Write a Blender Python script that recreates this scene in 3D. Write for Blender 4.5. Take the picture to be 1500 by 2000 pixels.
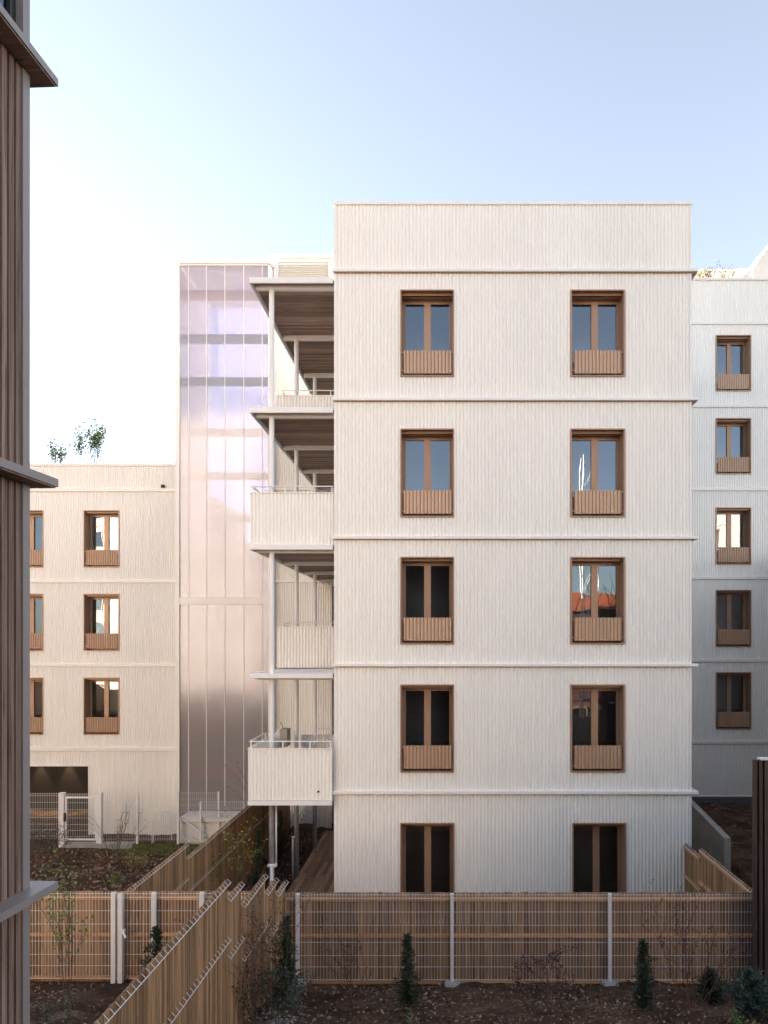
import bpy, math, random
from mathutils import Vector, noise
random.seed(7)
S = bpy.context.scene
for o in list(bpy.data.objects): bpy.data.objects.remove(o)
COL = S.collection
R = math.radians
CAMZ = 6.5

# ------------------------------------------------------------------ camera
cd = bpy.data.cameras.new('camera'); cam = bpy.data.objects.new('camera', cd); COL.objects.link(cam)
cam.location = (0, 0, CAMZ); cam.rotation_euler = (R(90), 0, 0)
cd.sensor_fit = 'VERTICAL'; cd.sensor_height = 24; cd.lens = 18
cd.shift_x = -0.06; cd.shift_y = 0.125; cd.clip_end = 2000; cd.clip_start = 0.05
S.camera = cam

# ------------------------------------------------------------------ sky, sun, exposure
SUN_AZ, SUN_EL = 74.0, 9.0      # degrees left of the view direction, above the horizon
SUNV = Vector((-math.sin(R(SUN_AZ))*math.cos(R(SUN_EL)), math.cos(R(SUN_AZ))*math.cos(R(SUN_EL)), math.sin(R(SUN_EL))))
W = bpy.data.worlds.new('World'); S.world = W; W.use_nodes = True
nt = W.node_tree; nt.nodes.clear()
sky = nt.nodes.new('ShaderNodeTexSky'); sky.sky_type = 'NISHITA'; sky.sun_disc = False
sky.sun_elevation = R(SUN_EL); sky.sun_rotation = R(360 - SUN_AZ)
sky.altitude = 50; sky.air_density = 1.0; sky.dust_density = 0.4; sky.ozone_density = 3.0
bg = nt.nodes.new('ShaderNodeBackground'); bg.inputs['Strength'].default_value = 0.060
wo = nt.nodes.new('ShaderNodeOutputWorld')
hs = nt.nodes.new('ShaderNodeHueSaturation'); hs.inputs['Saturation'].default_value = 0.5; hs.inputs['Hue'].default_value = 0.505
nt.links.new(sky.outputs[0], hs.inputs['Color']); nt.links.new(hs.outputs[0], bg.inputs['Color']); nt.links.new(bg.outputs[0], wo.inputs['Surface'])
sl = bpy.data.lights.new('sun', 'SUN'); sl.energy = 5.0; sl.angle = R(0.53); sl.color = (1.0, 0.82, 0.64)
sun = bpy.data.objects.new('sun', sl); COL.objects.link(sun); sun.location = (-30, -20, 40)
sun.rotation_euler = SUNV.to_track_quat('Z', 'Y').to_euler()
S.view_settings.view_transform = 'Standard'; S.view_settings.look = 'None'
S.view_settings.exposure = 3.25; S.view_settings.gamma = 1
S.cycles.max_bounces = 8; S.cycles.transparent_max_bounces = 24
S.cycles.caustics_reflective = False; S.cycles.caustics_refractive = False
S.cycles.sample_clamp_indirect = 8
S.cycles.use_adaptive_sampling = False
S.cycles.use_guiding = True; S.cycles.guiding_training_samples = 48; S.cycles.use_surface_guiding = True
S.cycles.denoising_prefilter = 'NONE'

# ------------------------------------------------------------------ pixel measures of the place turned into metres
def X(px, D): return (px - 870) / 1500 * D
def Z(py, D): return CAMZ + (1250 - py) / 1500 * D

# ------------------------------------------------------------------ helpers
class MB:
    def __init__(s): s.v = []; s.f = []; s.smooth = False
    def box(s, x0, y0, z0, x1, y1, z1):
        b = len(s.v)
        x0, x1 = min(x0, x1), max(x0, x1); y0, y1 = min(y0, y1), max(y0, y1); z0, z1 = min(z0, z1), max(z0, z1)
        s.v += [(x0,y0,z0),(x1,y0,z0),(x1,y1,z0),(x0,y1,z0),(x0,y0,z1),(x1,y0,z1),(x1,y1,z1),(x0,y1,z1)]
        s.f += [(b,b+3,b+2,b+1),(b+4,b+5,b+6,b+7),(b,b+1,b+5,b+4),(b+1,b+2,b+6,b+5),(b+2,b+3,b+7,b+6),(b+3,b,b+4,b+7)]
        return s
    def chbox(s, x0, y0, z0, x1, y1, z1, c=0.006):      # box with chamfered vertical section edges (long in x)
        pr = [(y0+c,z0),(y1-c,z0),(y1,z0+c),(y1,z1-c),(y1-c,z1),(y0+c,z1),(y0,z1-c),(y0,z0+c)]
        b = len(s.v); n = 8
        s.v += [(x0,p[0],p[1]) for p in pr] + [(x1,p[0],p[1]) for p in pr]
        for i in range(n): s.f.append((b+i, b+(i+1)%n, b+n+(i+1)%n, b+n+i))
        s.f.append(tuple(b+i for i in range(n-1,-1,-1))); s.f.append(tuple(b+n+i for i in range(n)))
        return s
    def tube(s, p0, p1, r0, r1=None, n=8, cap=True):
        r1 = r0 if r1 is None else r1
        p0 = Vector(p0); p1 = Vector(p1); d = (p1-p0)
        if d.length < 1e-6: return s
        d.normalize(); a = d.orthogonal().normalized(); c = d.cross(a)
        b = len(s.v)
        for p, r in ((p0, r0), (p1, r1)):
            for i in range(n):
                t = 2*math.pi*i/n; s.v.append(tuple(p + a*(r*math.cos(t)) + c*(r*math.sin(t))))
        for i in range(n): s.f.append((b+i, b+(i+1)%n, b+n+(i+1)%n, b+n+i))
        if cap: s.f.append(tuple(b+i for i in range(n-1,-1,-1))); s.f.append(tuple(b+n+i for i in range(n)))
        return s
    def quad(s, a, b_, c, d):
        b = len(s.v); s.v += [tuple(a), tuple(b_), tuple(c), tuple(d)]; s.f.append((b,b+1,b+2,b+3)); return s
    def tri(s, a, b_, c):
        b = len(s.v); s.v += [tuple(a), tuple(b_), tuple(c)]; s.f.append((b,b+1,b+2)); return s
    def poly_prism(s, pts, y0, y1):                     # pts in (x,z), extruded in y
        b = len(s.v); n = len(pts)
        s.v += [(p[0], y0, p[1]) for p in pts] + [(p[0], y1, p[1]) for p in pts]
        for i in range(n): s.f.append((b+i, b+(i+1)%n, b+n+(i+1)%n, b+n+i))
        s.f.append(tuple(b+i for i in range(n-1,-1,-1))); s.f.append(tuple(b+n+i for i in range(n))); return s
    def corr(s, x0, x1, z0, z1, y, pitch=0.0785, amp=0.0135, seg=12, thick=0.0):   # corrugated sheet facing -y
        xs = [x0]; st = pitch/seg; k = math.floor(x0/st)+1
        while k*st < x1-1e-5: xs.append(k*st); k += 1
        xs.append(x1)
        for side in ((0,) if not thick else (0, thick)):
            b = len(s.v)
            for x in xs:
                yy = y + side + amp*(0.9 - 2.0*abs(math.sin(math.pi*x/pitch))**0.75)*1.0
                s.v.append((x, yy, z0)); s.v.append((x, yy, z1))
            for i in range(len(xs)-1):
                q = (b+2*i, b+2*i+2, b+2*i+3, b+2*i+1)
                s.f.append(q if side == 0 else q[::-1])
        return s
    def corry(s, y0, y1, z0, z1, x, pitch=0.0785, amp=0.016, seg=10, flip=False):  # corrugated sheet in the x = const plane
        n = max(1, int((y1-y0)/(pitch/seg))); b = len(s.v)
        for i in range(n+1):
            y = y0+(y1-y0)*i/n; xx = x + amp*math.sin(2*math.pi*y/pitch)*0.7
            s.v.append((xx, y, z0)); s.v.append((xx, y, z1))
        for i in range(n): s.f.append((b+2*i, b+2*i+1, b+2*i+3, b+2*i+2))
        return s
    def build(s, name, mat, parent=None, label=None):
        me = bpy.data.meshes.new(name)
        off = Vector((0,0,0))
        if parent is not None:
            p = parent
            while p.parent: p = p.parent
            if not p.get('_local'): off = Vector(p.location)
        me.from_pydata([(v[0]-off[0], v[1]-off[1], v[2]-off[2]) for v in s.v], [], s.f)
        me.materials.append(mat)
        if s.smooth:
            for p_ in me.polygons: p_.use_smooth = True
        me.update()
        o = bpy.data.objects.new(name, me); COL.objects.link(o)
        if parent is not None: o.parent = parent
        if label: o['label'] = label
        return o

def thing(name, label, cat, loc, rotz=0, group=None, local=False):
    o = bpy.data.objects.new(name, None); COL.objects.link(o); o.location = loc; o.rotation_euler = (0,0,rotz)
    o.empty_display_size = 0.3
    o['label'] = label; o['category'] = cat
    if group: o['group'] = group
    if local: o['_local'] = 1
    return o
def tag(o, label, cat, group=None, kind=None):
    o['label'] = label; o['category'] = cat
    if group: o['group'] = group
    if kind: o['kind'] = kind
    return o
def struct(o, kind='structure'): o['kind'] = kind; return o

def cells(x0, x1, z0, z1, holes):
    xs = sorted(set([x0, x1] + [h[i] for h in holes for i in (0,1) if x0 < h[i] < x1]))
    zs = sorted(set([z0, z1] + [h[i] for h in holes for i in (2,3) if z0 < h[i] < z1]))
    out = []
    for i in range(len(xs)-1):
        run = None
        for j in range(len(zs)-1):
            cx = (xs[i]+xs[i+1])/2; cz = (zs[j]+zs[j+1])/2
            if any(h[0] < cx < h[1] and h[2] < cz < h[3] for h in holes):
                if run: out.append((xs[i], xs[i+1], run[0], run[1])); run = None
            else:
                run = (run[0], zs[j+1]) if run else (zs[j], zs[j+1])
        if run: out.append((xs[i], xs[i+1], run[0], run[1]))
    return out

# ------------------------------------------------------------------ materials
def newmat(name):
    m = bpy.data.materials.new(name); m.use_nodes = True; t = m.node_tree; t.nodes.clear()
    out = t.nodes.new('ShaderNodeOutputMaterial'); return m, t, out
def N(t, typ, **kw):
    n = t.nodes.new(typ)
    for k, v in kw.items():
        if k in n.inputs: n.inputs[k].default_value = v
        else: setattr(n, k, v)
    return n
def ramp(t, fac, stops):
    r = t.nodes.new('ShaderNodeValToRGB'); e = r.color_ramp.elements
    while len(e) < len(stops): e.new(0.5)
    for i, (p, c) in enumerate(stops): e[i].position = p; e[i].color = (c[0], c[1], c[2], 1)
    t.links.new(fac, r.inputs[0]); return r.outputs[0]
def coord(t, scale):
    g = t.nodes.new('ShaderNodeTexCoord'); m = t.nodes.new('ShaderNodeMapping'); m.inputs['Scale'].default_value = scale
    t.links.new(g.outputs['Object'], m.inputs['Vector']); return m.outputs[0]
def painted(name, col, rough=0.4, var=0.06, scale=(0.6,0.6,0.25), metallic=0.0, bump=0.0, spec=0.5, bscale=40):
    m, t, out = newmat(name); b = N(t, 'ShaderNodeBsdfPrincipled'); b.inputs['Metallic'].default_value = metallic
    b.inputs['Specular IOR Level'].default_value = spec
    n = N(t, 'ShaderNodeTexNoise', Scale=2.0, Detail=6.0, Roughness=0.6); t.links.new(coord(t, scale), n.inputs['Vector'])
    lo = tuple(c*(1-var) for c in col); hi = tuple(min(1, c*(1+var*0.6)) for c in col)
    t.links.new(ramp(t, n.outputs[0], [(0.3, lo), (0.7, hi)]), b.inputs['Base Color'])
    r = N(t, 'ShaderNodeMapRange'); r.inputs['To Min'].default_value = rough*0.8; r.inputs['To Max'].default_value = rough*1.25
    t.links.new(n.outputs[0], r.inputs['Value']); t.links.new(r.outputs[0], b.inputs['Roughness'])
    if bump:
        n2 = N(t, 'ShaderNodeTexNoise', Scale=bscale, Detail=4.0); t.links.new(coord(t, (1,1,1)), n2.inputs['Vector'])
        bp = N(t, 'ShaderNodeBump', Strength=bump, Distance=0.01); t.links.new(n2.outputs[0], bp.inputs['Height']); t.links.new(bp.outputs[0], b.inputs['Normal'])
    t.links.new(b.outputs[0], out.inputs[0]); return m
def wood(name, c0, c1, c2, grain=(30,30,1.2), rough=0.75, knots=True):
    m, t, out = newmat(name); b = N(t, 'ShaderNodeBsdfPrincipled', Roughness=rough); b.inputs['Specular IOR Level'].default_value = 0.25
    g = N(t, 'ShaderNodeNewGeometry')
    add = N(t, 'ShaderNodeVectorMath', operation='ADD'); cv = coord(t, grain)
    sc = N(t, 'ShaderNodeVectorMath', operation='SCALE'); sc.inputs['Scale'].default_value = 37.0
    comb = N(t, 'ShaderNodeCombineXYZ')
    for i in range(3): t.links.new(g.outputs['Random Per Island'], comb.inputs[i])
    t.links.new(comb.outputs[0], sc.inputs[0]); t.links.new(cv, add.inputs[0]); t.links.new(sc.outputs[0], add.inputs[1])
    n = N(t, 'ShaderNodeTexNoise', Scale=1.0, Detail=7.0, Roughness=0.62, Distortion=0.6); t.links.new(add.outputs[0], n.inputs['Vector'])
    base = ramp(t, n.outputs[0], [(0.28, c0), (0.5, c1), (0.75, c2)])
    hv = N(t, 'ShaderNodeHueSaturation'); t.links.new(base, hv.inputs['Color'])
    mr = N(t, 'ShaderNodeMapRange'); mr.inputs['To Min'].default_value = 0.62; mr.inputs['To Max'].default_value = 1.32
    t.links.new(g.outputs['Random Per Island'], mr.inputs['Value']); t.links.new(mr.outputs[0], hv.inputs['Value'])
    col = hv.outputs[0]
    if knots:
        v = N(t, 'ShaderNodeTexVoronoi', Scale=1.0); t.links.new(coordadd(t, tuple(s*(0.5 if s > 5 else 1.4) for s in grain), g), v.inputs['Vector'])
        k = ramp(t, v.outputs['Distance'], [(0.06, (0.35,0.3,0.28)), (0.16, (1,1,1))])
        mx = N(t, 'ShaderNodeMix', data_type='RGBA', blend_type='MULTIPLY'); mx.inputs[0].default_value = 0.8
        t.links.new(col, mx.inputs[6]); t.links.new(k, mx.inputs[7]); col = mx.outputs[2]
    t.links.new(col, b.inputs['Base Color'])
    bp = N(t, 'ShaderNodeBump', Strength=0.4, Distance=0.004); t.links.new(n.outputs[0], bp.inputs['Height']); t.links.new(bp.outputs[0], b.inputs['Normal'])
    t.links.new(b.outputs[0], out.inputs[0]); return m
def coordadd(t, scale, g):
    add = N(t, 'ShaderNodeVectorMath', operation='ADD'); sc = N(t, 'ShaderNodeVectorMath', operation='SCALE'); sc.inputs['Scale'].default_value = 19.0
    comb = N(t, 'ShaderNodeCombineXYZ')
    for i in range(3): t.links.new(g.outputs['Random Per Island'], comb.inputs[i])
    t.links.new(comb.outputs[0], sc.inputs[0]); t.links.new(coord(t, scale), add.inputs[0]); t.links.new(sc.outputs[0], add.inputs[1]); return add.outputs[0]
def glassmat(name, ior=1.9, tint=(0.75,0.78,0.78), wav=0.02):
    m, t, out = newmat(name)
    gl = N(t, 'ShaderNodeBsdfGlossy', Roughness=0.01); gl.inputs['Color'].default_value = (0.78,0.88,1,1)
    tr = N(t, 'ShaderNodeBsdfTransparent'); tr.inputs['Color'].default_value = (*tint, 1)
    fr = N(t, 'ShaderNodeFresnel', IOR=ior); mx = N(t, 'ShaderNodeMixShader')
    n = N(t, 'ShaderNodeTexNoise', Scale=1.3, Detail=1.0); t.links.new(coord(t, (1,1,1)), n.inputs['Vector'])
    bp = N(t, 'ShaderNodeBump', Strength=wav, Distance=1.0); t.links.new(n.outputs[0], bp.inputs['Height'])
    t.links.new(bp.outputs[0], gl.inputs['Normal'])
    t.links.new(fr.outputs[0], mx.inputs[0]); t.links.new(tr.outputs[0], mx.inputs[1]); t.links.new(gl.outputs[0], mx.inputs[2]); t.links.new(mx.outputs[0], out.inputs[0]); return m
def polycarb(name):
    m, t, out = newmat(name)
    gl = N(t, 'ShaderNodeBsdfGlossy', Roughness=0.13); gl.inputs['Color'].default_value = (0.80,0.84,1.0,1)
    tr = N(t, 'ShaderNodeBsdfTransparent'); tr.inputs['Color'].default_value = (0.66,0.67,0.86,1)
    tl = N(t, 'ShaderNodeBsdfTranslucent'); tl.inputs['Color'].default_value = (0.72,0.71,0.86,1)
    df = N(t, 'ShaderNodeBsdfDiffuse'); df.inputs['Color'].default_value = (0.80,0.74,0.69,1)
    fr = N(t, 'ShaderNodeFresnel', IOR=1.95)
    n = N(t, 'ShaderNodeTexNoise', Scale=0.9, Detail=2.0); t.links.new(coord(t, (1.0,1,0.7)), n.inputs['Vector'])
    bp = N(t, 'ShaderNodeBump', Strength=0.010, Distance=1.0); t.links.new(n.outputs[0], bp.inputs['Height']); t.links.new(bp.outputs[0], gl.inputs['Normal'])
    a = N(t, 'ShaderNodeMixShader'); a.inputs[0].default_value = 0.6; t.links.new(tl.outputs[0], a.inputs[1]); t.links.new(df.outputs[0], a.inputs[2])
    b = N(t, 'ShaderNodeMixShader'); b.inputs[0].default_value = 0.52; t.links.new(a.outputs[0], b.inputs[1]); t.links.new(tr.outputs[0], b.inputs[2])
    mx = N(t, 'ShaderNodeMixShader'); t.links.new(fr.outputs[0], mx.inputs[0]); t.links.new(b.outputs[0], mx.inputs[1]); t.links.new(gl.outputs[0], mx.inputs[2])
    t.links.new(mx.outputs[0], out.inputs[0]); return m
def emit(name, col, s):
    m, t, out = newmat(name); e = N(t, 'ShaderNodeEmission'); e.inputs[0].default_value = (*col,1); e.inputs[1].default_value = s
    t.links.new(e.outputs[0], out.inputs[0]); return m
def leafmat(name, c0, c1):
    m, t, out = newmat(name); b = N(t, 'ShaderNodeBsdfPrincipled', Roughness=0.6); g = N(t, 'ShaderNodeNewGeometry')
    t.links.new(ramp(t, g.outputs['Random Per Island'], [(0.0, c0), (1.0, c1)]), b.inputs['Base Color'])
    t.links.new(b.outputs[0], out.inputs[0]); return m
def soilmat():
    m, t, out = newmat('soil'); b = N(t, 'ShaderNodeBsdfPrincipled', Roughness=0.95); b.inputs['Specular IOR Level'].default_value = 0.1
    n = N(t, 'ShaderNodeTexNoise', Scale=1.2, Detail=10.0, Roughness=0.7); t.links.new(coord(t, (1,1,1)), n.inputs['Vector'])
    n2 = N(t, 'ShaderNodeTexNoise', Scale=14.0, Detail=8.0, Roughness=0.7); t.links.new(coord(t, (1,1,1)), n2.inputs['Vector'])
    c = ramp(t, n.outputs[0], [(0.3, (0.04,0.025,0.017)), (0.5, (0.10,0.062,0.041)), (0.7, (0.19,0.13,0.088))])
    c2 = ramp(t, n2.outputs[0], [(0.35, (0.45,0.42,0.4)), (0.65, (1.25,1.2,1.15))])
    mx = N(t, 'ShaderNodeMix', data_type='RGBA', blend_type='MULTIPLY'); mx.inputs[0].default_value = 0.9
    t.links.new(c, mx.inputs[6]); t.links.new(c2, mx.inputs[7]); t.links.new(mx.outputs[2], b.inputs['Base Color'])
    bp = N(t, 'ShaderNodeBump', Strength=0.9, Distance=0.05); t.links.new(n2.outputs[0], bp.inputs['Height']); t.links.new(bp.outputs[0], b.inputs['Normal'])
    t.links.new(b.outputs[0], out.inputs[0]); return m

M = dict(
 clad=painted('cream_corrugated_metal', (0.88,0.845,0.785), 0.38, 0.035, (0.4,0.4,0.15)),
 trim=painted('cream_metal_trim', (0.85,0.81,0.765), 0.35, 0.04),
 white=painted('white_coated_steel', (0.80,0.78,0.76), 0.35, 0.05),
 galv=painted('galvanised_steel', (0.30,0.29,0.29), 0.45, 0.25, (6,6,2), 0.5),
 bronze=painted('bronze_aluminium', (0.40,0.25,0.165), 0.42, 0.06, metallic=0.2),
 bronzec=painted('bronze_corrugated_metal', (0.46,0.30,0.20), 0.38, 0.05, metallic=0.2),
 dark=painted('dark_gap', (0.03,0.028,0.026), 0.7, 0.1),
 glass=glassmat('window_glass', 2.5, (0.9,0.92,0.92), 0.0035),
 poly=polycarb('polycarbonate_sheet'),
 room=painted('interior_plaster', (0.80,0.77,0.74), 0.8, 0.05),
 soffit=wood('brown_soffit_boards', (0.16,0.10,0.072), (0.32,0.215,0.165), (0.45,0.32,0.26), grain=(1.6,26,26), knots=True),
 fence=wood('weathered_fence_wood', (0.165,0.092,0.045), (0.335,0.196,0.10), (0.47,0.30,0.165)),
 rail=wood('fence_rail_wood', (0.36,0.19,0.09), (0.52,0.29,0.145), (0.62,0.38,0.21), grain=(1.2,30,30)),
 clads=wood('grey_brown_cladding_wood', (0.07,0.038,0.026), (0.20,0.132,0.102), (0.32,0.235,0.195), grain=(30,30,0.9)),
 darkwood=wood('dark_cladding_wood', (0.04,0.026,0.020), (0.075,0.05,0.04), (0.115,0.08,0.065), grain=(30,30,0.9)),
 deck=wood('terrace_deck_boards', (0.22,0.13,0.085), (0.32,0.20,0.135), (0.42,0.28,0.20), grain=(26,1.5,26)),
 grey=painted('grey_metal_trim', (0.27,0.235,0.222), 0.4, 0.06),
 concrete=painted('concrete', (0.38,0.37,0.33), 0.85, 0.25, (1.5,1.5,1.5), bump=0.3),
 darkconc=painted('dark_concrete_plinth', (0.12,0.12,0.125), 0.85, 0.2, (1.5,1.5,1.5), bump=0.3),
 whitewall=painted('white_render', (0.74,0.71,0.67), 0.8, 0.05, bump=0.1),
 orange=painted('orange_landing_edge', (0.85,0.27,0.12), 0.6, 0.08),
 lilac=painted('pale_landing_concrete', (0.40,0.37,0.48), 0.7, 0.08),
 soil=soilmat(),
 litter=leafmat('fallen_leaf_brown', (0.055,0.029,0.019), (0.32,0.21,0.14)),
 conifer=leafmat('conifer_needles', (0.012,0.026,0.011), (0.04,0.066,0.028)),
 conifer2=leafmat('blue_green_needles', (0.03,0.06,0.045), (0.08,0.12,0.09)),
 leafg=leafmat('green_leaves', (0.05,0.12,0.025), (0.17,0.26,0.07)),
 leafy=leafmat('yellow_green_leaves', (0.16,0.17,0.03), (0.34,0.36,0.08)),
 leafp=leafmat('dark_purple_leaves', (0.05,0.02,0.022), (0.12,0.06,0.055)),
 twig=painted('bare_twigs', (0.14,0.085,0.06), 0.8, 0.2),
 twigr=painted('reddish_bare_twigs', (0.17,0.075,0.055), 0.8, 0.2),
 bark=painted('bark', (0.12,0.085,0.06), 0.9, 0.3, (6,6,6), bump=0.4),
 grass=leafmat('grass_blades', (0.10,0.14,0.03), (0.26,0.27,0.09)),
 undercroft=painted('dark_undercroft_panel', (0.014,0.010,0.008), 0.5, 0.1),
 lamp=emit('warm_downlight', (1.0,0.75,0.45), 30.0),
 warmwall=painted('warm_cream_render', (0.86,0.77,0.66), 0.6, 0.05),
 redroof=painted('orange_roof_tiles', (0.60,0.16,0.06), 0.7, 0.15),
 redwall=painted('dark_red_brown_wall', (0.14,0.07,0.06), 0.8, 0.15),
 boxgrey=painted('grey_box', (0.36,0.33,0.29), 0.7, 0.12),
 pebble=leafmat('pale_stones', (0.12,0.11,0.10), (0.42,0.40,0.38)),
 skyglass=glassmat('mirror_glass', 2.6, (0.3,0.33,0.36), 0.01),
)

# ------------------------------------------------------------------ ground height (world z)
def ease(a, b, t): t = max(0, min(1, t)); t = t*t*(3-2*t); return a+(b-a)*t
def gz(x, D):
    if D < 12.25: z = -5.47 + 0.25*min(12.25-D, 4.2)
    elif x < -5.12: z = ease(-5.5, -6.55, (D-12.25)/11.0)
    elif x > 7.02: z = ease(-5.75, -5.5, (D-12.25)/10.0)
    else: z = ease(-5.55, -6.2, (D-12.25)/3.0)
    if D > 26 and -16 < x < 17: z = min(z, -6.3)
    return z + CAMZ
def gzn(x, D):
    p = Vector((x, D, 0.0))
    n = noise.noise(p*1.1)*0.05 + noise.noise(p*3.7)*0.035 + noise.noise(p*9.0)*0.018
    return gz(x, D) + n
def axis(lo, hi, step, far):
    a = []; v = lo
    while v < hi: a.append(v); v += step
    a.append(hi)
    out = []; d = 1.0; v = lo
    while v > -far: v -= d; d *= 1.7; out.append(v)
    out = out[::-1]; d = 1.0; v = hi; aft = []
    while v < far: v += d; d *= 1.7; aft.append(v)
    return out + a + aft
gx = axis(-15.5, 12.5, 0.13, 900); gy = axis(4.5, 27.0, 0.13, 900)
g = MB(); g.smooth = True
for y in gy:
    for x in gx: g.v.append((x, y, gzn(x, y)))
nx = len(gx)
for j in range(len(gy)-1):
    for i in range(nx-1): g.f.append((j*nx+i, j*nx+i+1, (j+1)*nx+i+1, (j+1)*nx+i))
struct(g.build('ground', M['soil']))

# ------------------------------------------------------------------ windows
def window(parent, px0, px1, py0, py1, D, door=False, depth=0.36, bal=True, label=None):
    x0, x1, z1, z0 = X(px0, D), X(px1, D), Z(py0, D), Z(py1, D)
    return window_m(parent, x0, x1, z0, z1, D, door, depth, bal, label)
def window_m(parent, x0, x1, z0, z1, D, door=False, depth=0.36, bal=True, label=None):
    f = MB(); t = 0.022; yf = D-0.035; yb = D+depth
    f.box(x0-0.002, yf, z1-t, x1+0.002, yb, z1+0.004).box(x0-0.002, yf-0.012, z0-0.004, x1+0.002, yb, z0+t)
    f.box(x0-0.004, yf, z0+t, x0+t, yb, z1-t).box(x1-t, yf, z0+t, x1+0.004, yb, z1-t)
    f.box(x0+t, D+0.10, z1-0.075, x1-t, D+0.13, z1-t)                    # blind slot
    f.box(x0+t, yb-0.16, z1-0.085, x1-t, yb-0.001, z1-t-0.001)
    w = f.build('window', M['bronze'], parent, label)
    c = MB(); a, b_ = x0+t, x1-t; zt, zb = z1-0.085, z0+t; fw = 0.045
    yc = yb; yd = yb+0.05; mid = (a+b_)/2
    c.box(a, yc, zb, a+fw, yd, zt).box(b_-fw, yc, zb, b_, yd, zt).box(a+fw, yc, zt-fw, b_-fw, yd, zt).box(a+fw, yc, zb, b_-fw, yd, zb+fw)
    sw = 0.05
    for (p, q) in ((a+fw, mid-0.012), (mid+0.012, b_-fw)):
        c.box(p, yc-0.018, zb+fw, p+0.028, yd-0.01, zt-fw).box(q-0.028, yc-0.018, zb+fw, q, yd-0.01, zt-fw)
        c.box(p+0.028, yc-0.018, zt-fw-0.03, q-0.028, yd-0.01, zt-fw).box(p+0.028, yc-0.018, zb+fw, q-0.028, yd-0.01, zb+fw+0.04)
    c.box(mid-0.075, yc-0.03, zb+fw, mid+0.075, yc-0.012, zt-0.02)
    c.build('casement', M['bronze'], w)
    gl = MB()
    gl.quad((a+fw, yc+0.015, zb+fw), (mid, yc+0.015, zb+fw), (mid, yc+0.015, zt-fw), (a+fw, yc+0.015, zt-fw))
    gl.quad((mid, yc+0.017, zb+fw), (b_-fw, yc+0.017, zb+fw), (b_-fw, yc+0.017, zt-fw), (mid, yc+0.017, zt-fw))
    gl.build('glass', M['glass'], w)
    r = MB(); e = 0.7; ya = yd+0.002; yz = yd+1.5; ra, rb, rc, rd = x0-e, x1+e, z0-0.25, z1+0.25
    r.quad((ra,yz,rc),(rb,yz,rc),(rb,yz,rd),(ra,yz,rd)).quad((ra,ya,rc),(ra,yz,rc),(ra,yz,rd),(ra,ya,rd)).quad((rb,ya,rc),(rb,ya,rd),(rb,yz,rd),(rb,yz,rc))
    r.quad((ra,ya,rc),(rb,ya,rc),(rb,yz,rc),(ra,yz,rc)).quad((ra,ya,rd),(ra,yz,rd),(rb,yz,rd),(rb,ya,rd))
    r.quad((ra,ya,rc),(ra,ya,rd),(x0,ya,rd),(x0,ya,rc)).quad((x1,ya,rc),(x1,ya,rd),(rb,ya,rd),(rb,ya,rc)).quad((x0,ya,z1),(x0,ya,rd),(x1,ya,rd),(x1,ya,z1)).quad((x0,ya,rc),(x0,ya,z0),(x1,ya,z0),(x1,ya,rc))
    r.build('room', M['room'], w)
    if bal:
        b = MB(); p0, p1 = x0+0.075, x1-0.055; h = (z1-z0)*0.265
        b.corr(p0, p1, z0+0.075, z0+0.075+h, D+0.01, thick=0.004)
        bo = b.build('balustrade', M['bronzec'], w)
        k = MB()
        k.box(p0, D+0.025, z0+0.08+h-0.045, p1, D+0.04, z0+0.08+h-0.015).box(p0, D+0.025, z0+0.12, p1, D+0.04, z0+0.15)
        for zz in (z0+0.125, z0+0.075+h-0.06):
            k.box(x0+t, D+0.0, zz, p0, D+0.03, zz+0.028).box(p1, D+0.0, zz, x1-t, D+0.03, zz+0.028)
        k.box(x0+t, D+0.05, z0+t, x0+t+0.03, D+0.09, z0+h+0.05).box(x1-t-0.03, D+0.05, z0+t, x1-t, D+0.09, z0+h+0.05)
        k.build('bracket', M['bronze'], w)
    return w

# ------------------------------------------------------------------ main apartment building
D0, D1 = 16.8, 25.9
BX0, BX1 = X(653, D0), X(1350, D0)
ZB = CAMZ - 6.45
main = thing('apartment_building', 'cream corrugated metal apartment building in the middle with ten bronze windows', 'building', ((BX0+BX1)/2, (D0+D1)/2, ZB))
bands = [(523.5,529.5),(775.5,781.5),(1047,1052.5),(1296.5,1302),(1545.5,1552)]
rows = [(567,736),(838,1010),(1088,1258),(1337,1508)]
holes = []
for py0, py1 in rows:
    for a, b in ((782,886.5),(1114.5,1219.5)): holes.append((X(a,D0), X(b,D0), Z(py1,D0), Z(py0,D0)))
zdoor = CAMZ-6.08
for a, b in ((782,887.5),(1117.5,1222.5)): holes.append((X(a,D0), X(b,D0), zdoor, Z(1607,D0)))
lv = [Z(399,D0)] + [Z((a+b)/2, D0) for a, b in bands] + [ZB]
for i in range(len(lv)-1):
    w = MB(); zt, zb = lv[i], lv[i+1]
    for c in cells(BX0, BX1, zb, zt, holes): w.corr(c[0], c[1], c[2], c[3], D0)
    w.corry(D0+0.002, D1, zb, zt, BX0+0.01).corry(D0+0.002, D1, zb, zt, BX1-0.01)
    w.build('cladding', M['clad'], main)
for i, (a, b) in enumerate(bands):
    zt, zb = Z(a, D0-0.09), Z(b, D0-0.09)
    m = MB(); m.chbox(BX0-0.03, D0-0.09, zb, BX1+0.13, D1, zt, 0.006); m.build('floor_band', M['trim'], main)
    m = MB(); m.box(BX0+0.01, D0-0.045, zb-0.012, BX1+0.10, D1-0.01, zb-0.001); m.build('drip_channel', M['bronze'], main)
m = MB(); m.chbox(BX0-0.02, D0-0.035, Z(401,D0), BX1+0.02, D1, Z(395,D0)); m.build('parapet_coping', M['trim'], main)
m = MB()
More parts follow.
